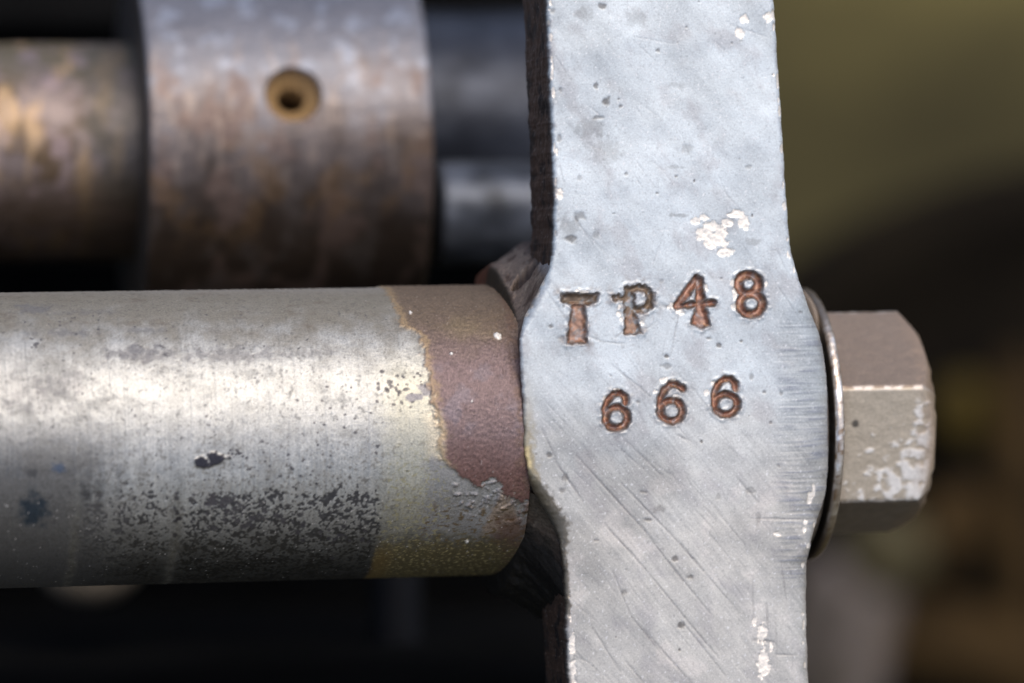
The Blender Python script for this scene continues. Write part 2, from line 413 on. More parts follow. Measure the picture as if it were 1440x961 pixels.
def build_link():
    root = empty('link_arm', 'upright grey steel link arm stamped TP48 666, with bolt at its right side', 'link arm', ASM)
    nf = 300
    u = np.linspace(0, 1, nf)[None, :]
    XLc, XRc = XL[:, None], XR[:, None]
    X = XLc + (XRc - XLc) * u
    Y = np.repeat(ROWS[:, None], nf, 1)
    PX, PY = to_photo(X, Y, 0.0)
    # ------ relief
    boss = sst(405, 470, PYROW) * (1 - sst(720, 775, PYROW))
    low = sst(770, 800, PYROW)
    rl_w = (5 + 3 * np.abs(fbm(ROWS / 18, ROWS * 0, 11, 3)) + 10 * sst(380, 400, PYROW) * (1 - sst(440, 470, PYROW)) + 14 * sst(650, 690, PYROW) * (1 - sst(730, 780, PYROW)))[:, None]
    rl_d = rl_w * 0.8
    rr_w = (9 + 58 * boss + 30 * low)[:, None]
    rr_d = (6 + 22 * boss + 9 * low)[:, None]
    dl, dr = X - XLc, XRc - X
    Z = -rl_d * (1 - np.sqrt(1 - np.clip(1 - dl / rl_w, 0, 1) ** 2))
    Z = Z - rr_d * (1 - np.sqrt(1 - np.clip(1 - dr / rr_w, 0, 1) ** 2))
    Z = Z + 1.4 * fbm(X / 150, Y / 130, 21, 3) + 0.10 * fbm(X / 17, Y / 17, 22, 4)
    # right-hand filing marks
    fm = sst(1080, 1115, PX) * sst(430, 470, PY) * (1 - sst(790, 850, PY))
    fl = gnoise(X / 60, Y / 3.6, 31) + 0.6 * gnoise(X / 40, Y / 8, 32)
    Z = Z + fm * 0.35 * fl
    # ------ colour
    C = np.zeros(X.shape + (3,)); C[:] = (0.57, 0.622, 0.64)
    C = mix(C, (0.51, 0.50, 0.462), sst(420, 780, PY + 60 * fbm(X / 120, Y / 120, 40, 2)))
    big = fbm(X / 90, Y / 90, 41, 4)
    med = fbm(X / 26, Y / 26, 42, 4)
    C = C * (1 + 0.11 * big + 0.10 * med)[..., None]
    C = mix(C, (0.36, 0.345, 0.35), 0.40 * sst(0.05, 0.6, fbm(X / 55 + Y / 160, Y / 70, 43, 4)))
    C = mix(C, (0.70, 0.66, 0.61), 0.45 * sst(0.15, 0.5, fbm(X / 70, Y / 60, 44, 4)) * sst(560, 760, PY))
    C = C * (1 - 0.16 * fm)[..., None]
    C = mix(C, (0.26, 0.28, 0.33), fm * 0.6 * sst(0.05, 0.7, fl))  # darker reflection of the turned edge put into the streak colour
    # directional brushing over the lower half
    dgx, dgy = X * 0.64 - Y * 0.77, X * 0.77 + Y * 0.64      # dgx runs along the brush marks
    br = gnoise(dgx / 70, dgy / 2.6, 51) + 0.7 * gnoise(dgx / 45, dgy / 5.5, 52)
    bm = 0.35 + 0.65 * sst(450, 640, PY)
    C = C * (1 + 0.085 * br * bm)[..., None]
    C = C * (1 - 0.20 * sst(560, 660, PY) * (1 - sst(840, 960, PX + 0.35 * (PY - 700) + 50 * big)))[..., None]
    Z = Z + 0.09 * br * bm
    R = 0.50 + 0.06 * med + 0.04 * br * bm
    Mt = np.full(X.shape, 0.45)
    sm = fbm(dgx / 230, dgy / 60, 58, 4)
    C = C * (1 + 0.22 * sm)[..., None]
    R = R + 0.05 * sm
    spk = fbm(X / 4.5, Y / 4.5, 55, 2)
    C = C * (1 - 0.17 * sst(0.35, 0.75, spk))[..., None]
    C = mix(C, (0.8, 0.8, 0.8), 0.5 * sst(0.5, 0.8, fbm(X / 5, Y / 5, 57, 2)))

    def box(x0, y0, x1, y1, pad):
        return (PX > min(x0, x1) - pad) & (PX < max(x0, x1) + pad) & (PY > min(y0, y1) - pad) & (PY < max(y0, y1) + pad)
    wob = fbm(X / 9, Y / 9, 60, 3)
    for (x0, y0, x1, y1, w, s) in SCR:
        b = box(x0, y0, x1, y1, 6)
        if not b.any(): continue
        x, y = PX[b], PY[b]
        vx, vy = x1 - x0, y1 - y0
        t = np.clip(((x - x0) * vx + (y - y0) * vy) / (vx * vx + vy * vy), 0, 1)
        d = np.hypot(x - x0 - t * vx, y - y0 - t * vy) + 1.1 * wob[b]
        m = (1 - sst(w * 0.4, w * 1.3, d)) * (0.45 + 0.55 * np.sin(np.pi * np.clip(t, 0.06, .94)))
        C[b] = mix(C[b], (0.16, 0.155, 0.16), 0.85 * m * s * (0.55 + 0.45 * sst(-0.3, 0.3, wob[b])))
        Z[b] -= 0.8 * m * s
        R[b] = mixf(R[b], 0.6, m * s)
    for (cx, cy, rx, ry, s) in DARKS:
        b = box(cx, cy, cx, cy, 2 * max(rx, ry) + 4)
        if not b.any(): continue
        q = np.hypot((PX[b] - cx) / rx, (PY[b] - cy) / ry) + 0.55 * wob[b]
        m = 1 - sst(0.45, 1.15, q)
        C[b] = mix(C[b], (0.12, 0.11, 0.10), m * s)
        if rx < 10:
            Z[b] -= 0.9 * m * s
    # letters
    best = np.full(X.shape, 1e9); which = np.full(X.shape, -1)
    wl = 1.6 * fbm(X / 9, Y / 9, 61, 4)
    for gi, (ch, dk, prims) in enumerate(GLYPHS):
        xs = [p for q in prims for p in ((q[1], q[3]) if q[0] == 'seg' else (q[1] - q[3], q[1] + q[3]) if q[0] == 'ring' else [a[0] for a in q[1]])]
        ys = [p for q in prims for p in ((q[2], q[4]) if q[0] == 'seg' else (q[2] - q[4], q[2] + q[4]) if q[0] == 'ring' else [a[1] for a in q[1]])]
        b = box(min(xs), min(ys), max(xs), max(ys), 22)
        d = sdf(prims, PX[b], PY[b]) + wl[b] * (2.0 if ch == 'P' else 1.25 if ch == 'T' else 1.0)
        cur = best[b]; w_ = which[b]
        w_[d < cur] = gi; which[b] = w_
        best[b] = np.minimum(cur, d)
    ins = -best
    depth = 9 * sst(-2.0, 5.5, ins) * np.where(which == 1, 0.55, np.where(which == 0, 0.85, 1.0)) * (1 + 0.35 * fbm(X / 16, Y / 16, 73, 2))
    burr = 1.1 * np.exp(-((best - 3.2) / 2.6) ** 2) * (0.5 + 1.2 * wob)
    near = best < 20
    Z = np.where(near, Z - depth + burr, Z)
    gl = np.zeros(X.shape) + 1.0
    for gi, g in enumerate(GLYPHS):
        gl[which == gi] = g[1]
    rn = fbm(X / 6, Y / 6, 63, 3)
    rust = mix(np.zeros(X.shape + (3,)) + np.array((0.37, 0.18, 0.115)), (0.20, 0.11, 0.075), sst(-0.1, 0.5, rn))
    rust = mix(rust, (0.60, 0.36, 0.20), 0.7 * sst(0.25, 0.6, fbm(X / 8, Y / 8, 65, 2)))
    rust = mix(rust, (0.56, 0.36, 0.28), 0.55 * sst(3.0, 6.5, ins))
    rust = mix(rust, (0.22, 0.17, 0.11), 1 - gl)
    rust = mix(rust, (0.13, 0.11, 0.075), 0.75 * (which == 0) * (1 - sst(424, 432, PY + 3 * wob)) + 0.6 * (which == 1) * (1 - sst(436, 446, PY + 3 * wob)))
    fade = sst(0.0, 0.5, fbm(X / 14, Y / 14, 68, 3)) * np.where(which == 1, 0.95, np.where(which == 0, 0.45, 0.3))
    rust = rust * (1 - fade[..., None]) + 0.62 * C * fade[..., None]
    rust = mix(rust, (0.40, 0.36, 0.35), 0.7 * sst(0.35, 0.6, fbm(X / 12, Y / 12, 66, 2)))
    edge = (1 - sst(0.2, 3.4, np.abs(ins - 0.6)))
    C = np.where(near[..., None], mix(C, (0.20, 0.17, 0.16), 0.55 * np.exp(-(np.clip(best, 0, 99) / 3.0) ** 2)), C)
    C = mix(C, rust, sst(-0.3, 1.8, ins))
    C = mix(C, (0.09, 0.06, 0.04), (0.25 + 0.55 * sst(-0.3, 0.4, fbm(X / 13, Y / 13, 69, 3))) * edge * (ins > -1.8))
    st_ = np.exp(-(np.clip(best, 0, 99) / 13.0) ** 2) * near * np.where(which <= 1, 1.0, 0.45) * sst(-0.1, 0.5, fbm(X / 15, Y / 15, 75, 3)) * (ins < 0)
    C = mix(C, (0.30, 0.27, 0.25), 0.7 * st_)
    lm = sst(-0.3, 1.8, ins)
    R = mixf(R, 0.62, lm); Mt = mixf(Mt, 0.35, lm)
    # bare chips; the sun's glint is put into their cream colour
    chip = np.zeros(X.shape)
    for (cx, cy, rx, ry) in CHIPS:
        b = box(cx, cy, cx, cy, 1.6 * max(rx, ry) + 3)
        if not b.any(): continue
        q = np.hypot((PX[b] - cx) / rx, (PY[b] - cy) / ry) + 0.5 * wob[b]
        chip[b] = np.maximum(chip[b], 1 - sst(0.8, 1.08, q))
    rim = sst(0.02, 0.2, chip) * (1 - sst(0.3, 0.8, chip))
    chip *= (1 - sst(-1, 1, ins))
    C = mix(C, (0.30, 0.28, 0.26), 0.30 * rim)
    C = mix(C, (0.95, 0.875, 0.76), chip * (0.8 + 0.2 * sst(-0.2, 0.4, fbm(X / 6, Y / 6, 74, 2))))
    R = mixf(R, 0.45, chip); Mt = mixf(Mt, 0.5, chip)
    Z = Z - 0.7 * chip + chip * 0.5 * fbm(X / 8, Y / 8, 67, 2)
    # grime along the left edge, worn bright nick line
    eg = np.exp(-dl / 5) * sst(-0.1, 0.4, fbm(Y / 14, X / 14, 70, 3))
    C = mix(C, (0.12, 0.09, 0.08), 0.8 * eg)
    bz = (1 - sst(4, 22, dl + 8 * wob)) * sst(520, 640, PY) * (1 - sst(700, 740, PY))
    C = mix(C, (0.30, 0.24, 0.12), 0.75 * bz)
    yb = (1 - sst(2, 8, dl)) * sst(625, 632, PY) * (1 - sst(655, 662, PY))
    C = mix(C, (0.85, 0.68, 0.35), yb)
    ol = (1 - sst(0.7, 1.4, dl / np.maximum(rl_w, 1) + 0.5 * wob)) * sst(655, 690, PY)
    C = mix(C, (0.10, 0.085, 0.06), 0.85 * ol * (1 - sst(860, 880, PY)))
    er = np.exp(-dr / 4) * sst(-0.05, 0.4, fbm(Y / 11, X / 11, 71, 3))
    C = mix(C, (0.30, 0.26, 0.24), 0.6 * er)
    C = np.clip(C, 0.01, 0.98)

    # ------ sides
    ns = 56
    s = np.linspace(0, 1, ns + 1)[1:]
    BACK = -140.0
    def side(xe, ze, cle, sgn):
        z = ze[:, None] + (BACK - ze[:, None]) * s[None, :]
        y = np.repeat(ROWS[:, None], ns, 1)
        x = xe[:, None] + sgn * (2.0 * fbm(z / 26, y / 26, 80 + sgn, 3) * np.minimum(1, s * 6)[None, :] + 5 * s[None, :] - (11 * (1 if sgn < 0 else 0)) * (sst(350, 392, PYROW) * (1 - sst(740, 790, PYROW)))[:, None] * sst(0, 0.10, s)[None, :])
        c = np.zeros(x.shape + (3,))
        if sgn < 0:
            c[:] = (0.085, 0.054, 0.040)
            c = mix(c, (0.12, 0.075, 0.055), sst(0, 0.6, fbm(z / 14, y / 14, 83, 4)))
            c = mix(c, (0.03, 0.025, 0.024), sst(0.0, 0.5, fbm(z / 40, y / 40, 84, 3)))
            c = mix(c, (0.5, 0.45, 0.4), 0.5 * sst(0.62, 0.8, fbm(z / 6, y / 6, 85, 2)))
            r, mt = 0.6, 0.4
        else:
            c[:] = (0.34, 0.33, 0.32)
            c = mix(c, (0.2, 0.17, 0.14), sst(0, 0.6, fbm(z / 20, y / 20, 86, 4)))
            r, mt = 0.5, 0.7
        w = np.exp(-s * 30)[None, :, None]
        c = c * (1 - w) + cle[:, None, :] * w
        return x, y, z, c, np.full(x.shape, r), np.full(x.shape, mt)
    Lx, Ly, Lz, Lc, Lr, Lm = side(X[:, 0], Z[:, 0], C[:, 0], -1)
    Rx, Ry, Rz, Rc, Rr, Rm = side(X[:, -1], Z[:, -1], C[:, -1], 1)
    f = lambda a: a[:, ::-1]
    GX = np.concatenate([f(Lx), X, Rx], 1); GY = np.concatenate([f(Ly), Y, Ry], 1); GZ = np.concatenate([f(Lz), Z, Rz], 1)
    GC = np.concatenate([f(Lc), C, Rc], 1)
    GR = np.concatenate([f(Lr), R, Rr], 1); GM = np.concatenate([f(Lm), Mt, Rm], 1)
    nr, nc = GX.shape
    V = np.stack([GX, GY, GZ], -1).reshape(-1, 3)
    CC = GC.reshape(-1, 3)
    RM = np.stack([GR, GM], -1).reshape(-1, 2)
    F = grid_faces(nr, nc, True)      # the wrap closes the back
    gid = np.full((nr, nc), -1)
    gid[:, ns:ns + nf] = np.where(best < 1.2, which, -1)
    g = gid.reshape(-1)[F]
    fg = np.where((g >= 0).sum(1) >= 2, g.max(1), -1)
    body = mesh_from('body', *_pick(V, F, fg < 0), M_ARM, root, None, *_pickattr(V, F, fg < 0, CC, RM))
    for gi, (ch, dk, prims) in enumerate(GLYPHS):
        o = sub_mesh('stamped_digit' if ch in '4865' else 'stamped_letter', V, F, fg == gi, M_ARM, root, CC, RM)
        o['label'] = ['rusty stamped letter T', 'dark stamped letter P', 'rusty stamped digit 4', 'rusty stamped digit 8',
                      'first stamped digit 6 from the left', 'middle stamped digit 6', 'last stamped digit 6 on the right'][gi]
    return root

def _pick(V, F, sel):
    f = F[sel]; idx, inv = np.unique(f.ravel(), return_inverse=True)
    return V[idx], inv.reshape(f.shape)
def _pickattr(V, F, sel, C, RM):
    idx = np.unique(F[sel].ravel())
    return C[idx], RM[idx]

link = build_link()

# ------------------------------------------------------------------ axis of spindle, boss, washer and bolt (local to the link)
AXZ = -216.0
SR = 209.0
_, AXY = front_local(640.0, 606.5, AXZ)
AXY = float(AXY)
XJ = float(front_local(734.0, 606.0, AXZ + SR)[0])     # where the spindle meets the link
XB = float(front_local(1168.0, 600.0, AXZ + 196)[0])   # right end of the boss

def revolve(xs, rs, th, disp=None):
    """surface around the spindle axis: xs, rs (n,), th (m,) -> V; th=0 faces the camera, th=+90 deg is up"""
    Xg = np.repeat(np.asarray(xs, float)[:, None], len(th), 1)
    Rg = np.repeat(np.asarray(rs, float)[:, None], len(th), 1)
    T = np.repeat(th[None, :], len(xs), 0)
    if disp is not None:
        Rg = Rg + disp(Xg, Rg * T, T)
    return Xg, Rg, T

def cyl_v(Xg, Rg, T, yc, zc):
    return np.stack([Xg, yc + Rg * np.sin(T), zc + Rg * np.cos(T)], -1).reshape(-1, 3)

def build_boss():
    th = np.radians(np.arange(0, 360, 1.5))
    xs = np.concatenate([[XJ + 12, XJ + 12.01], np.arange(XJ + 14, XB - 10, 8), XB - 10 + 10 * np.sin(np.radians([0, 25, 50, 70, 90])), [XB, XB]])
    rs = np.concatenate([[150, 194], np.full(len(np.arange(XJ + 14, XB - 10, 8)), 196), 186 + 10 * np.cos(np.radians([0, 25, 50, 70, 90])), [175, 90]])
    Xg, Rg, T = revolve(xs, rs, th, lambda x, a, t: 1.2 * fbm(x / 15, a / 15, 101, 3))
    C = np.zeros(Xg.shape + (3,)); C[:] = (0.27, 0.235, 0.20)
    n = fbm(Xg / 30, Rg * T / 30, 102, 4)
    C = mix(C, (0.26, 0.18, 0.13), sst(-0.1, 0.5, n))
    endf = sst(XB - 4, XB - 1, Xg)
    C = mix(C, (0.07, 0.06, 0.05), endf)
    RM = np.stack([np.full(Xg.shape, 0.55), np.full(Xg.shape, 0.6) * (1 - 0.5 * endf)], -1).reshape(-1, 2)
    mesh_from('boss', cyl_v(Xg, Rg, T, AXY, AXZ), grid_faces(len(xs), len(th), True), M_RUST, link, None, C.reshape(-1, 3), RM)

def build_fillet():
    # cast fillet between link and spindle: grows from nothing at the front to a wide flare at the back
    th = np.radians(np.arange(24, 337, 0.5))
    t = np.linspace(0, 1, 60)
    T = np.repeat(th[None, :], len(t), 0)
    side = np.minimum(T, 2 * np.pi - T)
    ext = 18 * sst(math.radians(44), math.radians(95), side) + 3.5 * fbm(T * 6, T * 0, 110, 3) * sst(math.radians(50), math.radians(80), side)
    Xe = XJ + 1 - ext
    Re = np.minimum(205.5 / np.maximum(np.cos(side), 0.3), (238 + 35 * sst(math.radians(48), math.radians(88), side) + 5 * fbm(T * 7, T * 0 + 2, 118, 3)) / np.maximum(np.sin(side), 0.3))
    Re = np.where(side > math.pi / 2, 273, Re)
    Xn = np.interp(AXY + Re * np.sin(T), ROWS, XL) + 3.5
    Xn = np.maximum(Xn, Xe + 6)
    X = Xe + (Xn - Xe) * t[:, None]
    lipr = 34 * sst(math.radians(40), math.radians(86), side)
    R0 = 200 + lipr * sst(0, 0.16, t)[:, None]
    R = R0 + (Re - R0) * (t[:, None] ** 1.5)
    A = T * 220
    R = R + 5.0 * fbm(X / 22, A / 22, 111, 4) * sst(0.05, 0.3, t)[:, None] * sst(math.radians(30), math.radians(60), side)
    # blow hole near the top edge
    q = np.hypot((X - (XJ + 29)) / 21, (T - math.radians(63.5)) * 270 / 17) + 0.2 * fbm(X / 8, A / 8, 117, 2)
    hole = 1 - sst(0.5, 1.0, q)
    R = R - 15 * hole + 3 * np.exp(-((q - 1.25) / 0.3) ** 2)
    C = np.zeros(X.shape + (3,)); C[:] = (0.19, 0.145, 0.115)
    n = fbm(X / 18, A / 18, 112, 4)
    C = mix(C, (0.08, 0.053, 0.04), sst(-0.05, 0.5, n))
    C = mix(C, (0.30, 0.25, 0.20), 0.6 * sst(0.2, 0.6, fbm(X / 12, A / 12, 113, 3)))
    C = mix(C, (0.34, 0.335, 0.34), sst(0.80, 0.97, t)[:, None] * (1 - sst(math.radians(62), math.radians(70), T)))
    C = mix(C, (0.07, 0.045, 0.035), sst(0.72, 1.0, t)[:, None] * sst(math.radians(52), math.radians(66), T) * 0.9)
    C = mix(C, (0.05, 0.035, 0.03), 0.95 * sst(0.1, 0.6, hole))
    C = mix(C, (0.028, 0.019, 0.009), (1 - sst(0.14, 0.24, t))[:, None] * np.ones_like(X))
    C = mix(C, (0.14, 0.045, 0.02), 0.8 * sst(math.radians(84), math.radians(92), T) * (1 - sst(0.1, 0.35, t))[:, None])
    C = mix(C, (0.006, 0.005, 0.004), sst(math.radians(180), math.radians(200), T) * (1 - sst(math.radians(314), math.radians(334), T + 0.12 * n)))  # underside sunk to near-black: shade of the joint painted into the colour
    C = mix(C, (0.045, 0.037, 0.022), sst(math.radians(316), math.radians(332), T) * 0.8)     # olive-brown lip in front of the painted shade
    RM = np.stack([np.full(X.shape, 0.65), np.full(X.shape, 0.25)], -1).reshape(-1, 2)
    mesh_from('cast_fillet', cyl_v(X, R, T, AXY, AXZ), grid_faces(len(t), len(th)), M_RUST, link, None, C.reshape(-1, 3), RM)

build_boss()
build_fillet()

# ------------------------------------------------------------------ spindle
def build_spindle():
    XS = float(front_local(-160.0, 610.0, 0)[0])
    xs = np.arange(XS, XJ + 14, 1.5)
    fr = np.radians(np.arange(-97, 97.01, 0.42))
    bk = np.radians(np.arange(97 + 4, 263 - 3, 4))
    th = np.concatenate([fr, bk])
    Xg, Rg, T = revolve(xs, np.full(len(xs), SR), th)
    A = Rg * T
    # nominal surface coordinates, used to lay out the stains
    px0, _ = to_photo(xs, np.full(len(xs), AXY), np.full(len(xs), AXZ + SR))
    x = np.repeat(px0[:, None], len(th), 1)
    y = 608 + 7 * (1 - x / 700) - 207 * np.sin(T)
    w1 = fbm(Xg / 40, A / 40, 201, 4); w2 = fbm(Xg / 14, A / 14, 202, 4); w3 = fbm(Xg / 5, A / 5, 203, 3)
    wn = np.random.RandomState(3).randn(*Xg.shape)
    wn = 0.6 * wn + 0.4 * np.roll(wn, 1, 1)
    turn = gnoise(Xg / 2.6, A / 190, 204) + 0.8 * gnoise(Xg / 6.5, A / 260, 205)       # turning marks round the bar
    C = np.zeros(Xg.shape + (3,)); C[:] = (0.475, 0.472, 0.440)
    C = C * (1 + 0.15 * w1 + 0.16 * w2 + 0.12 * w3 + 0.11 * turn + 0.09 * np.clip(wn, -2, 2))[..., None]
    R = 0.50 + 0.06 * w2 + 0.03 * turn
    Mt = np.full(Xg.shape, 0.74)
    H = 0.35 * turn + 0.5 * w2 * 0.5
    # dull oxide bloom: ragged grey clouds with fine grain inside
    cl = fbm(Xg / 60, A / 40, 231, 6, 0.75)
    ox = sst(-0.05, 0.42, cl + 0.20 * w3 + 0.20 * wn + 0.30 * sst(600, 760, y) - 0.20 + 0.35 * (1 - sst(60, 210, x)))
    C = mix(C, (0.24, 0.232, 0.205), 0.50 * ox); R = mixf(R, 0.58, ox); Mt = mixf(Mt, 0.55, ox)
    # brownish film along the top
    top = 1 - sst(430, 512, y + 30 * w1)
    C = mix(C, (0.23, 0.205, 0.155), 0.88 * top); R = mixf(R, 0.6, top); Mt = mixf(Mt, 0.4, top)
    C = mix(C, (0.15, 0.115, 0.08), 0.45 * top * sst(0.1, 0.6, fbm(Xg / 45, A / 22, 207, 5, .7)))
    C = mix(C, (0.36, 0.34, 0.31), 0.5 * (1 - sst(402, 416, y)))
    # grey smears
    for (cx, cy, rx, ry, s) in [(200, 494, 46, 11, .75), (330, 496, 95, 10, .55), (440, 495, 40, 8, .3), (95, 533, 40, 18, .45), (60, 560, 60, 16, .3), (60, 432, 30, 7, .6),
                                (100, 465, 45, 5, .5), (140, 437, 40, 4, .35), (210, 462, 40, 4, .4), (25, 540, 40, 30, .3)]:
        q = np.hypot((x - cx) / rx, (y - cy) / ry) + 0.9 * w2
        C = mix(C, (0.17, 0.165, 0.17), s * (1 - sst(0.3, 1.3, q)))
    # yellowish plating towards the joint
    ye = sst(515, 570, x + 12 * w2) * sst(470, 560, y)
    C = mix(C, (0.50, 0.475, 0.36), 0.65 * ye)
    # fine corrosion: pepper that thickens on the lower half
    def grain(seed, n):
        a = np.random.RandomState(seed).randn(*Xg.shape)
        for k in range(n):
            a = (np.roll(a, 1, 0) + 2 * a + np.roll(a, -1, 0)) / 4
            a = (np.roll(a, 1, 1) + 2 * a + np.roll(a, -1, 1)) / 4
        return a / a.std()
    g = 0.9 * grain(11, 1) + 0.45 * grain(12, 3)
    g2 = 0.8 * grain(13, 5) + 0.5 * grain(14, 20)
    clus = fbm(Xg / 34, A / 22, 212, 4)
    blot = g2 * 0.35
    dens = sst(600, 712, y + 24 * w1)
    dens = dens * (1 - 0.5 * sst(538, 552, x + 9 * w2 + 12 * w1))
    lane = sst(238, 266, x + 9 * w2) * (1 - sst(528, 556, x + 12 * w2 + 10 * w1)) * sst(640, 700, y + 22 * clus)
    lane2 = sst(98, 120, x + 8 * w2) * (1 - sst(232, 248, x)) * sst(650, 690, y + 20 * clus)
    cov = 0.10 + 0.50 * dens + 0.55 * np.clip(clus, -0.5, 0.6) * (0.4 + 0.6 * dens)
    p1 = sst(-0.6, 0.6, g - (1.75 - 2.1 * cov))
    C = mix(C, (0.115, 0.108, 0.092), 0.72 * p1 * (0.55 + 0.45 * dens)); R = mixf(R, 0.6, 0.6 * p1); Mt = mixf(Mt, 0.4, 0.6 * p1)
    p2 = sst(-0.45, 0.45, 0.46 * g2 + 0.80 * g - (1.30 - 1.18 * np.maximum(lane, 0.6 * lane2) + (1 - np.maximum(lane, lane2)) * 3 - 0.5 * clus))
    C = mix(C, (0.030, 0.030, 0.034), 0.9 * p2); R = mixf(R, 0.6, p2); Mt = mixf(Mt, 0.3, p2); H -= 0.35 * p2
    p3 = sst(2.15, 2.4, 0.85 * g2 + 0.35 * g)
    C = mix(C, (0.09, 0.085, 0.09), 0.85 * p3 * (y > 440))
    grime_shade = sst(680, 785, y + 25 * w1 + 14 * w2)
    C = mix(C, (0.045, 0.042, 0.034), 0.85 * grime_shade)  # grime on the underside, with its shade painted into the colour
    C = C * (1 - 0.45 * sst(755, 800, y + 14 * w1))[..., None]; R = mixf(R, 0.6, grime_shade); Mt = mixf(Mt, 0.45, grime_shade)
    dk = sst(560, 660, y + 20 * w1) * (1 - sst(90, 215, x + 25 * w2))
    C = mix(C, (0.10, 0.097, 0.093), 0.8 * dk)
    for (cx, cy, rx, ry, c, s) in [(48, 706, 26, 26, (0.02, 0.035, 0.05), .9), (82, 647, 12, 7, (0.07, 0.11, 0.18), .65), (45, 655, 10, 8, (0.07, 0.07, 0.07), .8),
                                   (120, 682, 12, 14, (0.06, 0.06, 0.06), .8)]:
        q = np.hypot((x - cx) / rx, (y - cy) / ry) + 0.6 * w2
        C = mix(C, c, s * (1 - sst(0.3, 1.2, q)))
    # pale witness lines round the bar
    for lx in (253, 108):
        m = np.exp(-((x - lx - 4 * w1 + (y - 700) * 0.04) / 6) ** 2) * sst(640, 700, y)
        C = mix(C, (0.34, 0.33, 0.295), 0.55 * m * (0.55 + 0.45 * sst(-0.3, 0.3, w2))); Mt = mixf(Mt, 0.85, m)
    # black blotch and its satellites
    q = np.minimum(np.hypot((x - 284) / 14, (y - 642) / 10), np.hypot((x - 306) / 18, (y - 638) / 9)) + 0.55 * w2
    m = 1 - sst(0.75, 1.0, q)
    C = mix(C, (0.02, 0.018, 0.025), m); R = mixf(R, 0.4, m); Mt = mixf(Mt, 0.1, m); H += 1.6 * m
    rr_ = random.Random(9)
    for (ax, ay, sx, sy, n_, smin, smax) in [(330, 632, 28, 10, 22, 1.2, 3.2), (295, 595, 12, 22, 14, 1, 2.2), (395, 655, 120, 40, 50, 1, 3), (570, 540, 30, 25, 26, 2, 5),
                                             (480, 570, 70, 50, 20, 1, 3), (310, 700, 40, 12, 26, 2, 6), (370, 720, 60, 15, 36, 2, 6), (480, 745, 40, 20, 24, 2, 4),
                                             (250, 720, 4, 40, 12, 2, 5), (100, 480, 80, 40, 20, 1, 2.5)]:
        for i in range(n_):
            cx, cy = rr_.gauss(ax, sx * .6), rr_.gauss(ay, sy * .6); rad = rr_.uniform(smin, smax)
            i0, i1 = np.searchsorted(px0, [cx - 3 * rad - 2, cx + 3 * rad + 2])
            if i1 <= i0: continue
            q = np.hypot((x[i0:i1] - cx) / rad, (y[i0:i1] - cy) / (rad * .8)) + 0.5 * w3[i0:i1]
            m = (1 - sst(0.6, 1.1, q)) * (np.cos(T[i0:i1]) > 0)
            C[i0:i1] = mix(C[i0:i1], (0.07, 0.065, 0.07), 0.85 * m)
    q = np.minimum(np.hypot((x - 603) / 13, (y - 545) / 9), np.hypot((x - 583) / 14, (y - 556) / 6)) + 0.5 * w2
    C = mix(C, (0.22, 0.21, 0.22), 0.9 * (1 - sst(0.75, 1.05, q)))
    # copper-brown sleeve of old braze at the joint
    bx = np.interp(np.clip(y, 390, 830), [390, 430, 458, 472, 540, 575, 600, 640, 660, 700, 720, 830], [570, 573, 580, 602, 607, 612, 618, 616, 640, 700, 730, 760])
    by = np.interp(x, [600, 630, 640, 652, 672, 685, 697, 705, 715, 740], [640, 652, 668, 688, 688, 676, 668, 684, 698, 700])
    cop = sst(-5, 5, x - bx + 9 * w2 + 3 * w3) * (1 - sst(-3, 3, y - by + 15 * w2 + 8 * w3))
    cb = np.zeros_like(C); cb[:] = (0.185, 0.135, 0.092)
    cb = mix(cb, (0.195, 0.135, 0.128), sst(440, 520, y + 15 * w1))
    cb = mix(cb, (0.150, 0.080, 0.066), sst(590, 670, y + 15 * w1 - 0.15 * (x - 670)))
    cb = mix(cb, (0.21, 0.18, 0.20), 0.5 * sst(0, 0.5, w1) * sst(480, 540, y) * (1 - sst(590, 620, y)))
    cb = mix(cb, (0.25, 0.19, 0.11), 0.6 * (1 - sst(0.2, 1.2, np.hypot((x - 672) / 45, (y - 465) / 20) + 0.4 * w1)))
    cb = cb * (1 + 0.14 * w2 + 0.18 * w3 + 0.15 * np.clip(wn, -2, 2))[..., None]
    C = mix(C, cb, cop); R = mixf(R, 0.55, cop); Mt = mixf(Mt, 0.35, cop)
    isl = sst(0.16, 0.26, w2 + 0.3 * w3) * sst(632, 646, x) * sst(-2, 6, y - by) * (1 - sst(18, 46, y - by))
    C = mix(C, cb, isl)
    H = H + np.maximum(cop, isl) * (0.7 * w3 + 2.0)
    # worn pale halo beside the copper
    halo = sst(-26, -4, x - bx) * (1 - sst(2, 14, x - bx)) * sst(565, 590, y) * (1 - sst(640, 655, y))
    C = mix(C, (0.70, 0.60, 0.43), 0.55 * halo)
    rimb = np.exp(-((x - bx - 4 + 8 * w2) / 5) ** 2) * (1 - sst(640, 660, y))
    C = mix(C, (0.42, 0.30, 0.16), 0.6 * rimb)
    # smooth grey flats under the copper
    low = (1 - cop) * sst(586, 612, x + 12 * w2) * sst(632, 648, y + 8 * w2)
    C = mix(C, (0.30, 0.295, 0.29), 0.8 * low * (1 - sst(735, 760, y + 14 * w2)))
    tan = (1 - sst(-4, 4, np.abs(x - 712) - (y - 672) * 0.38 + 5 * w2)) * sst(672, 684, y) * (1 - sst(738, 760, y)) * (1 - cop)
    C = mix(C, (0.33, 0.25, 0.18), 0.8 * tan)
    fl = sst(0.20, 0.34, fbm(Xg / 10, A / 6, 220, 3)) * low * sst(690, 720, y)
    C = mix(C, (0.16, 0.11, 0.05), 0.85 * fl)
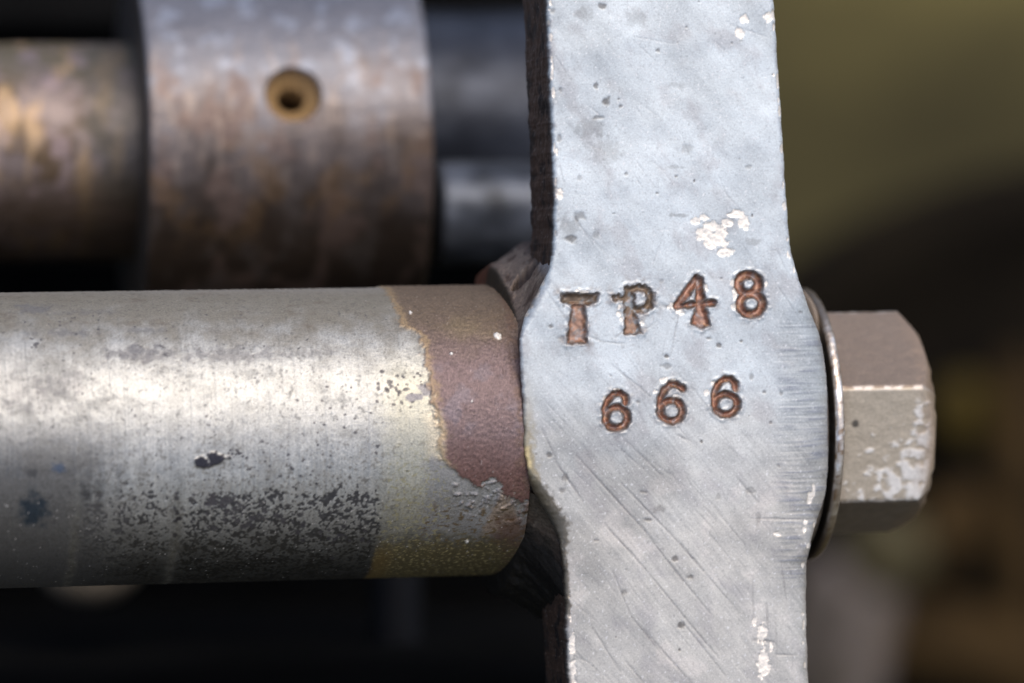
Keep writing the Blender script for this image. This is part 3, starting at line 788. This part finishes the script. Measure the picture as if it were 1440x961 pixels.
    yf = sst(0.22, 0.36, fbm(Xg / 8, A / 6, 221, 3)) * sst(535, 550, x) * (1 - sst(615, 650, x)) * sst(590, 690, y)
    C = mix(C, (0.40, 0.36, 0.20), 0.75 * yf)
    gb = sst(745, 775, y + 14 * w2) * sst(534, 546, x + 7 * w2)
    C = mix(C, (0.15, 0.12, 0.055), 0.85 * gb)
    C = mix(C, (0.55, 0.46, 0.22), 0.8 * gb * sst(0.32, 0.5, fbm(Xg / 6, A / 3.5, 222, 2)))
    C = mix(C, (0.22, 0.14, 0.045), 0.6 * sst(534, 540, x) * (1 - sst(548, 575, x)) * sst(752, 790, y))
    rd = (1 - sst(0.3, 1.2, np.hypot((x - 722) / 26, (y - 745) / 26) + 0.6 * w2))
    C = mix(C, (0.11, 0.045, 0.03), 0.6 * rd)
    # dust specks and one bright bead
    C = mix(C, (0.95, 0.9, 0.85), 0.6 * sst(2.5, 2.9, wn * 1.35) * (0.3 + 0.7 * (y > 690)))
    for (cx, cy, rad) in [(711, 474, 5.5), (642, 498, 2.6), (594, 441, 2.5), (665, 563, 1.6), (666, 759, 3)]:
        q = np.hypot((x - cx) / rad, (y - cy) / rad) + 0.25 * w3
        m = 1 - sst(0.7, 1.05, q)
        C = mix(C, (0.9, 0.86, 0.78), m); H += 2.0 * m
    jn = sst(734 - 16, 734 - 2, x - 0 * y) * 0.7
    C = mix(C, (0.16, 0.10, 0.07), jn * sst(0.0, 0.5, w2 + 0.2))
    C = np.clip(C, 0.008, 0.97)
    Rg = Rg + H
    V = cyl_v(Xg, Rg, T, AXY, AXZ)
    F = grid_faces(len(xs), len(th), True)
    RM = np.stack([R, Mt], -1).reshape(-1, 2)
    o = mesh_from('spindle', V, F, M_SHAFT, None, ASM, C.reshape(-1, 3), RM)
    tag(o, 'pitted silver spindle bar in front, copper brown where it meets the link', 'spindle')
build_spindle()

# ------------------------------------------------------------------ washer and bolt
XW = XB + 6.5
def build_washer():
    th = np.radians(np.arange(0, 360, 1.0))
    T0 = 15.0
    prof = [(XW, 100), (XW, 194), (XW + 1.5, 198), (XW + 4, 200), (XW + T0 - 4, 200), (XW + T0 - 1.5, 198), (XW + T0, 194), (XW + T0, 100)]
    xs, rs = zip(*prof)
    Xg, Rg, T = revolve(xs, rs, th, lambda x, a, t: 0.9 * fbm(a / 9, x / 9, 301, 3))
    a = Rg * T
    C = np.zeros(Xg.shape + (3,)); C[:] = (0.60, 0.54, 0.47)
    C = mix(C, (0.30, 0.20, 0.12), sst(0, 0.45, fbm(a / 16, Xg / 5, 302, 4)))
    C = mix(C, (0.9, 0.88, 0.85), sst(0.15, 0.5, fbm(a / 22, Xg / 6, 303, 3)))
    C = mix(C, (0.25, 0.20, 0.155), 0.9 * sst(math.radians(36), math.radians(56), np.minimum(T, 2 * np.pi - T)))
    C = mix(C, (0.10, 0.085, 0.07), (Rg < 196).astype(float) * 0.9 * (1 - sst(math.radians(38), math.radians(58), T) * (T < math.pi)))
    RM = np.stack([np.full(Xg.shape, 0.42), np.full(Xg.shape, 0.85)], -1).reshape(-1, 2)
    o = mesh_from('washer', cyl_v(Xg, Rg, T, AXY, AXZ), grid_faces(len(xs), len(th), True), M_BOLT, None, ASM, C.reshape(-1, 3), RM)
    tag(o, 'thin round washer squeezed between the grey link and the bolt head', 'washer')
    th = np.radians(np.arange(0, 360, 3.0))
    xs, rs = (XB + 0.6, XB + 0.6, XW - 0.5, XW - 0.5), (100, 172, 172, 100)
    Xg, Rg, T = revolve(xs, rs, th)
    tp = sst(math.radians(38), math.radians(58), T) * (1 - sst(math.radians(120), math.radians(140), T))
    Rg = np.where(Rg > 150, Rg + 27.5 * tp, Rg)
    C = np.zeros(Xg.shape + (3,)) + np.array((0.03, 0.026, 0.022))
    C = mix(C, (0.27, 0.215, 0.165), tp)
    RM = np.stack([np.full(Xg.shape, 0.7), np.full(Xg.shape, 0.1)], -1).reshape(-1, 2)
    o = mesh_from('spacer_ring', cyl_v(Xg, Rg, T, AXY, AXZ), grid_faces(len(xs), len(th), True), M_BOLT, None, ASM, C.reshape(-1, 3), RM)
    tag(o, 'dark recessed ring in the gap between link and washer', 'spacer')
build_washer()

def build_bolt():
    x0 = XW + 15.6
    L = 152.0
    Rc = 168.0
    a0 = math.radians(18.9)
    nth = 720
    th = np.linspace(0, 2 * np.pi, nth, endpoint=False)
    k = ((th - a0) + np.pi / 6 * 0) % (np.pi / 3)
    ap = Rc * math.cos(math.pi / 6)
    h = ap / np.cos(k - np.pi / 6)
    h = np.minimum(h, Rc * 0.988 + 0 * h)          # slightly worn corners
    nx = 70
    t = np.linspace(0, 1, nx)
    rc = 140.0
    Xend = x0 + L - np.maximum(0, h - rc) * 0.95 - 0
    X = x0 + (Xend[None, :] - x0) * t[:, None]
    R = np.repeat(h[None, :], nx, 0)
    # end cap
    tc = np.linspace(0, 1, 14)[1:]
    rcap = h[None, :] * (1 - tc[:, None]) + 5 * tc[:, None]
    Xc = x0 + L - np.maximum(0, rcap - rc) * 0.95
    X = np.concatenate([X, Xc], 0); R = np.concatenate([R, rcap], 0)
    T = np.repeat(th[None, :], len(X), 0)
    A = T * 160
    R = R + 0.8 * fbm(X / 20, A / 20, 401, 4)
    C = np.zeros(X.shape + (3,)); C[:] = (0.24, 0.20, 0.17)
    n = fbm(X / 34, A / 34, 402, 4); n2 = fbm(X / 15, A / 15, 403, 3)
    C = C * (1 + 0.18 * n + 0.10 * n2)[..., None]
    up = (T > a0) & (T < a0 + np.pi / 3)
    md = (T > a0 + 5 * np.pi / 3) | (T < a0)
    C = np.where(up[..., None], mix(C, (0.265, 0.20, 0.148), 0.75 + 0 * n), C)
    C = np.where(md[..., None], mix(C, (0.50, 0.435, 0.335), 0.88 + 0 * n), C)  # middle facet paler: its sky reflection painted into the colour
    # white crust on the facet that faces the viewer
    Ts = np.where(T > np.pi, T - 2 * np.pi, T)
    uu = (X - x0) / L; vv = (a0 - Ts) / (np.pi / 3)
    blobs = fbm(X / 17, A / 17, 404, 3, 0.45)
    cr = sst(-0.08, 0.24, 0.62 * blobs + 0.85 * (uu + 0.75 * vv - 1.08)) * (1 - sst(0.88, 0.95, uu)) * md * sst(0.04, 0.12, vv)
    C = mix(C, (0.72, 0.71, 0.68), 0.85 * cr)
    R = R + 1.2 * cr
    C = mix(C, (0.05, 0.045, 0.04), 0.85 * (1 - sst(0.5, 1.2, np.hypot((X - x0 - 28) / 6, (Ts - 0.02) * 160 / 7))))
    # corners rubbed bright
    cm = np.exp(-((k - 0) * 160 / 3) ** 2) + np.exp(-((np.pi / 3 - k) * 160 / 3) ** 2)
    C = mix(C, (0.75, 0.70, 0.65), 0.75 * cm[None, :] * sst(-0.25, 0.2, n2))
    rust = (1 - sst(2, 20, X - x0 + 8 * n2))
    C = mix(C, (0.22, 0.14, 0.09), 0.5 * rust)
    C = mix(C, (0.33, 0.24, 0.17), 0.6 * sst(x0 + L - 40, x0 + L - 5, X + 12 * n2))
    Mt = 0.4 - 0.3 * cr
    RM = np.stack([0.5 + 0.1 * cr, Mt], -1).reshape(-1, 2)
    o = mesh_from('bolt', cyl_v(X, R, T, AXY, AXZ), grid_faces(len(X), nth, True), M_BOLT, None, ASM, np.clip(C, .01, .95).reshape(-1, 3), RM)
    o.data.polygons.foreach_set('use_smooth', np.ones(len(o.data.polygons), bool))
    tag(o, 'hexagonal bolt head with chalky white marks on its middle face', 'bolt')
build_bolt()

# ------------------------------------------------------------------ rear shaft with drilled collar
RZ = -980.0
def rear_local(px, py, z):
    x, y = front_local(px, py, z)
    return float(x), float(y)
_, RYC = rear_local(400.0, 212.0, RZ)
RS, RCOL = 175.0, 300.0
RXL = rear_local(208.0, 133.0, RZ + RCOL)[0]
RXR = rear_local(610.0, 133.0, RZ + RCOL)[0]

def build_rear_shaft():
    xs = np.arange(rear_local(-220.0, 212, RZ)[0], RXL + 1.0, 3.0)
    th = np.radians(np.arange(0, 360, 1.0))
    Xg, Rg, T = revolve(xs, np.full(len(xs), RS), th, lambda x, a, t: 0.8 * fbm(x / 20, a / 20, 501, 3))
    a = np.where(T > np.pi, T - 2 * np.pi, T) * RS
    C = np.zeros(Xg.shape + (3,)); C[:] = (0.22, 0.175, 0.16)
    n = fbm(Xg / 75, a / 75, 502, 4); n2 = fbm(Xg / 45, a / 130, 503, 3)
    C = mix(C, (0.12, 0.08, 0.045), sst(-0.1, 0.45, n))
    C = mix(C, (0.17, 0.145, 0.085), 0.8 * sst(80, 170, a + 40 * n))
    C = mix(C, (0.42, 0.29, 0.165), 0.85 * sst(0.05, 0.4, n2))
    C = mix(C, (0.34, 0.26, 0.26), 0.7 * sst(0.1, 0.45, fbm(Xg / 50, a / 50, 504, 3)))
    C = mix(C, (0.09, 0.088, 0.08), 0.7 * sst(RXL - 110, RXL - 50, Xg + 30 * n))
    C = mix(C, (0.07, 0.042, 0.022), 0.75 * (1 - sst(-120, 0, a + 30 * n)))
    RM = np.stack([0.52 + 0.1 * n, np.full(Xg.shape, 0.5)], -1).reshape(-1, 2)
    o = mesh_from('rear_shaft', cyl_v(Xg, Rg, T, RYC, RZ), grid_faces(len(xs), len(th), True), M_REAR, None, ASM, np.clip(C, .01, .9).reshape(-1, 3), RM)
    tag(o, 'blurred brown shaft at upper left running into the drilled collar', 'shaft')
build_rear_shaft()

def build_collar():
    root = empty('collar', 'large blurred steel collar behind the spindle with one round oil hole', 'collar', ASM)
    hx, hy = rear_local(413.0, 132.0, RZ + RCOL * 0.97)
    ht = math.asin((hy - RYC) / RCOL)
    xs0 = np.concatenate([np.arange(RXL + 8, hx - 60, 4), np.arange(hx - 60, hx + 60, 1.6), np.arange(hx + 60, RXR - 8, 4)])
    e = np.radians([90, 65, 40, 20])
    xs = np.concatenate([[RXL, RXL], RXL + 8 - 8 * np.sin(e), xs0, RXR - 8 + 8 * np.sin(e[::-1]), [RXR, RXR]])
    rs = np.concatenate([[120, 230], RCOL - 8 + 8 * np.cos(e), np.full(len(xs0), RCOL), RCOL - 8 + 8 * np.cos(e[::-1]), [230, 120]])
    w = 60 / RCOL
    th = np.concatenate([np.arange(ht - w, ht + w, 1.6 / RCOL), np.arange(ht + w, ht - w + 2 * np.pi - 0.005, 4.0 / RCOL)])
    Xg, Rg, T = revolve(xs, rs, th, lambda x, a, t: 0.8 * fbm(x / 25, a / 25, 511, 3))
    a = np.where(T > np.pi, T - 2 * np.pi, T) * RCOL
    q = np.hypot(Xg - hx, a - ht * RCOL)
    hole = 20 * (1 - sst(40, 45, q)) + 14 * (1 - sst(22, 41, q)) + 170 * (1 - sst(18.5, 22, q))
    Rg = Rg - hole
    C = np.zeros(Xg.shape + (3,)); C[:] = (0.20, 0.20, 0.22)
    n = fbm(Xg / 85, a / 85, 512, 4); st = fbm(Xg / 70, a / 110, 513, 3)
    C = C * (1 + 0.12 * n)[..., None]
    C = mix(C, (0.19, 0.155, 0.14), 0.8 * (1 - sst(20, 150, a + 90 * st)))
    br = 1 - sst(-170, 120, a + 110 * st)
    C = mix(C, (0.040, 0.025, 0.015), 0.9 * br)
    C = mix(C, (0.34, 0.37, 0.43), 0.6 * sst(0.1, 0.5, fbm(Xg / 40, a / 50, 516, 3)) * sst(40, 120, a))
    C = mix(C, (0.165, 0.115, 0.095), 0.75 * sst(0.05, 0.4, fbm(Xg / 80, a / 95, 517, 3)) * (1 - sst(90, 170, a)))
    tanst = sst(0.2, 0.5, fbm(Xg / 17 + 0.5 * n, a / 85, 518, 3))
    C = mix(C, (0.40, 0.32, 0.26), 0.32 * tanst * (1 - sst(120, 200, a)) * sst(-130, 0, a))
    C = mix(C, (0.19, 0.115, 0.055), 0.45 * sst(0.0, 0.5, fbm(Xg / 62, a / 75, 519, 3)) * (1 - sst(-40, 60, a)) * sst(-200, -120, a))
    C = mix(C, (0.12, 0.10, 0.09), 0.6 * sst(0.1, 0.5, fbm(Xg / 60, a / 80, 514, 4)) * (1 - sst(-120, 30, a)))
    face = ((Xg < RXL + 1) | (Xg > RXR - 1)).astype(float)
    C = mix(C, (0.05, 0.04, 0.03), 0.9 * face)
    hm = 1 - sst(40, 46, q)
    C = mix(C, (0.33, 0.21, 0.09), hm)
    C = mix(C, (0.02, 0.015, 0.01), 1 - sst(19, 23, q))
    R = 0.5 + 0.08 * n; R = mixf(R, 0.6, hm)
    Mt = mixf(np.full(Xg.shape, 0.6), 0.2, np.maximum(hm, face))
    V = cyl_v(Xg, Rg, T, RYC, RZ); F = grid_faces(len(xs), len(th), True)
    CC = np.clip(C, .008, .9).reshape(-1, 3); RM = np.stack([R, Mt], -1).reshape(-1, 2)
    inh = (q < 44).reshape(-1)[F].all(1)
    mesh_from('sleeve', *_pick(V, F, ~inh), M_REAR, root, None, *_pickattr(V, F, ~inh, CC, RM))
    sub_mesh('oil_hole', V, F, inh, M_REAR, root, CC, RM)
build_collar()

def tube(name, r, x0, x1, y, z, mat, label, cat, wob=1.0, prof=None):
    xs = np.array([x0, x0, x0 + 4, *np.linspace(x0 + 8, x1 - 8, 30), x1 - 4, x1, x1])
    rs = np.array([1, r - 5, r - 1, *np.full(30, r), r - 1, r - 5, 1])
    th = np.radians(np.arange(0, 360, 3.0))
    Xg, Rg, T = revolve(xs, rs, th, lambda a, b, t: wob * fbm(a / 30, b / 30, 530, 3))
    C = np.ones((Xg.size, 3)); RM = np.ones((Xg.size, 2))
    o = mesh_from(name, cyl_v(Xg, Rg, T, y, z), grid_faces(len(xs), len(th), True), mat, None, ASM)
    return tag(o, label, cat)

# dark journal right of the collar, and the round tie bar under it
xj, yj = rear_local(676.0, 120.0, RZ)
tube('journal', 200, RXR + 1, rear_local(930.0, 120, RZ)[0], rear_local(676.0, 178.0, RZ)[1], RZ - 90, M_STEEL, 'dark blue grey shaft journal between collar and link arm', 'journal')
tube('tie_bar', 84, rear_local(612.0, 310, RZ - 60 + 180)[0], rear_local(930.0, 310, RZ)[0], rear_local(676.0, 300.0, RZ + 120)[1], RZ + 120, M_BAR,
     'short dark round bar below the journal with a pale bluish highlight', 'bar')

# ------------------------------------------------------------------ blurred machine around and below (image-frame depth z in steps)
def lathe(name, prof, loc, mat, label=None, cat=None, axis='Z', parent=None, n=64):
    th = np.linspace(0, 2 * np.pi, n, endpoint=False)
    P = np.array(prof, float)
    r = P[:, 0][:, None]; h = np.repeat(P[:, 1][:, None], n, 1)
    V = np.stack([r * np.cos(th), r * np.sin(th), h], -1)
    if axis == 'Y':
        V = V[..., [0, 2, 1]] * np.array([1, 1, -1])
    if axis == 'X':
        V = V[..., [2, 0, 1]]
    o = mesh_from(name, V.reshape(-1, 3), grid_faces(len(P), n, True), mat, parent, None if parent else Matrix.Translation(Vector(loc) * K))
    if parent: o.location = Vector(loc) * K
    if label: tag(o, label, cat)
    return o

def rbox(name, size, loc, mat, r=40, label=None, cat=None, parent=None, rot=None):
    import bmesh
    bm = bmesh.new()
    bmesh.ops.create_cube(bm, size=1)
    bmesh.ops.scale(bm, vec=Vector(size) * K, verts=bm.verts)
    bmesh.ops.bevel(bm, geom=bm.edges[:], offset=r * K, segments=5, profile=0.5, affect='EDGES')
    me = bpy.data.meshes.new(name); bm.to_mesh(me); bm.free()
    for p in me.polygons: p.use_smooth = True
    me.materials.append(mat)
    o = bpy.data.objects.new(name, me)
    m = Matrix.Translation(Vector(loc) * K) @ (rot if rot else Matrix())
    if parent:
        put(o, parent); o.matrix_local = m
    else:
        put(o, None, m)
    if label: tag(o, label, cat)
    return o

eb = empty('engine_block', 'black engine block in deep shade behind the two shafts', 'engine block', Matrix.Translation(Vector((-1500, 0, -2300)) * K))
rbox('casing', (4300, 5200, 900), (-250, 0, -450), M_BLACK, 120, parent=eb)
for yy in (-1150, -700, -250, 200, 650, 1100):
    rbox('cooling_fin', (3800, 90, 260), (-250, yy, 90), M_BLACK, 20, parent=eb)
rbox('shading_ledge', (2500, 900, 2000), (650, -970, 950), M_BLACK, 60, parent=eb)  # added ledge, keeps ground bounce and low sky off the spindle's underside
rbox('added_side_wall', (300, 5200, 1900), (-2500, 0, 900), M_BLACK, 80, parent=eb)  # unseen wall added on the left to block light from the recess

lathe('steel_rod', [(1, -1500), (42, -1490), (46, -1470), (46, 1470), (42, 1490), (1, 1500)], at_depth(556, 1250, -1300), M_BLUE,
      'faint dark blue rod standing in the shade under the spindle', 'rod', axis='Y')
lathe('pale_plug', [(1, -120), (80, -120), (96, -110), (104, -60), (100, -10), (88, 16), (60, 34), (25, 40), (0.5, 41)], at_depth(122, 770, -1000), M_PALE,
      'pale round plug peeking out below the left end of the spindle', 'plug')

c = at_depth(1560, 960, -6500)
G = 1.37
dr_ = empty('drum', 'big blurred black drum behind the bolt at right', 'drum', Matrix.Translation(Vector(c) * K))
lathe('shell', [(1, -1200), (1570, -1200), (1600, -1150), (1600, -70), (1560, -18), (1480, 0), (1400, -10), (1330, -80), (800, -120), (740, -80), (560, -65), (1, -65)],
      (0, 0, 0), M_DRUM, parent=dr_, n=128)
lathe('hub', [(1, -80), (320, -80), (330, 50), (290, 105), (1, 120)], (0, 0, 10), M_DRUM, parent=dr_)
lathe('brass_fitting', [(1, -500), (70, -500), (70, -60), (92, -60), (104, -30), (104, 60), (92, 90), (50, 104), (0.5, 106)], at_depth(1358, 578, -6250), M_BRASS,
      'blurred dull brass fitting right of the bolt head', 'fitting', n=48)
rbox('rusty_lug', (310, 230, 420), at_depth(1338, 742, -6300), M_BROWN, 100, 'dark brown rusty lug below the brass fitting', 'lug', rot=Matrix.Rotation(0.4, 4, 'Z'))
rbox('rusty_bracket', (800, 260, 360), at_depth(1375, 912, -6200), M_BROWN, 110, 'brown bracket at the lower right behind the bolt', 'bracket', rot=Matrix.Rotation(-0.2, 4, 'Z'))
lathe('rusty_tube', [(1, -430), (56, -425), (64, -400), (64, 400), (56, 425), (1, 430)], at_depth(1428, 700, -6100), M_BROWN,
      'thin brown tube at the far right edge beside the brass fitting', 'tube', axis='Y')
rbox('grey_casting', (300, 560, 420), at_depth(1176, 905, -6100), M_GREY, 150, 'soft grey casting below the bolt beside the link arm', 'casting', rot=Matrix.Rotation(-0.22, 4, 'Z'))
rbox('olive_pad', (260, 240, 300), at_depth(1244, 775, -6000), M_PAD, 110, 'dim olive pad just under the bolt head above the grey casting', 'pad', rot=Matrix.Rotation(0.3, 4, 'Z'))
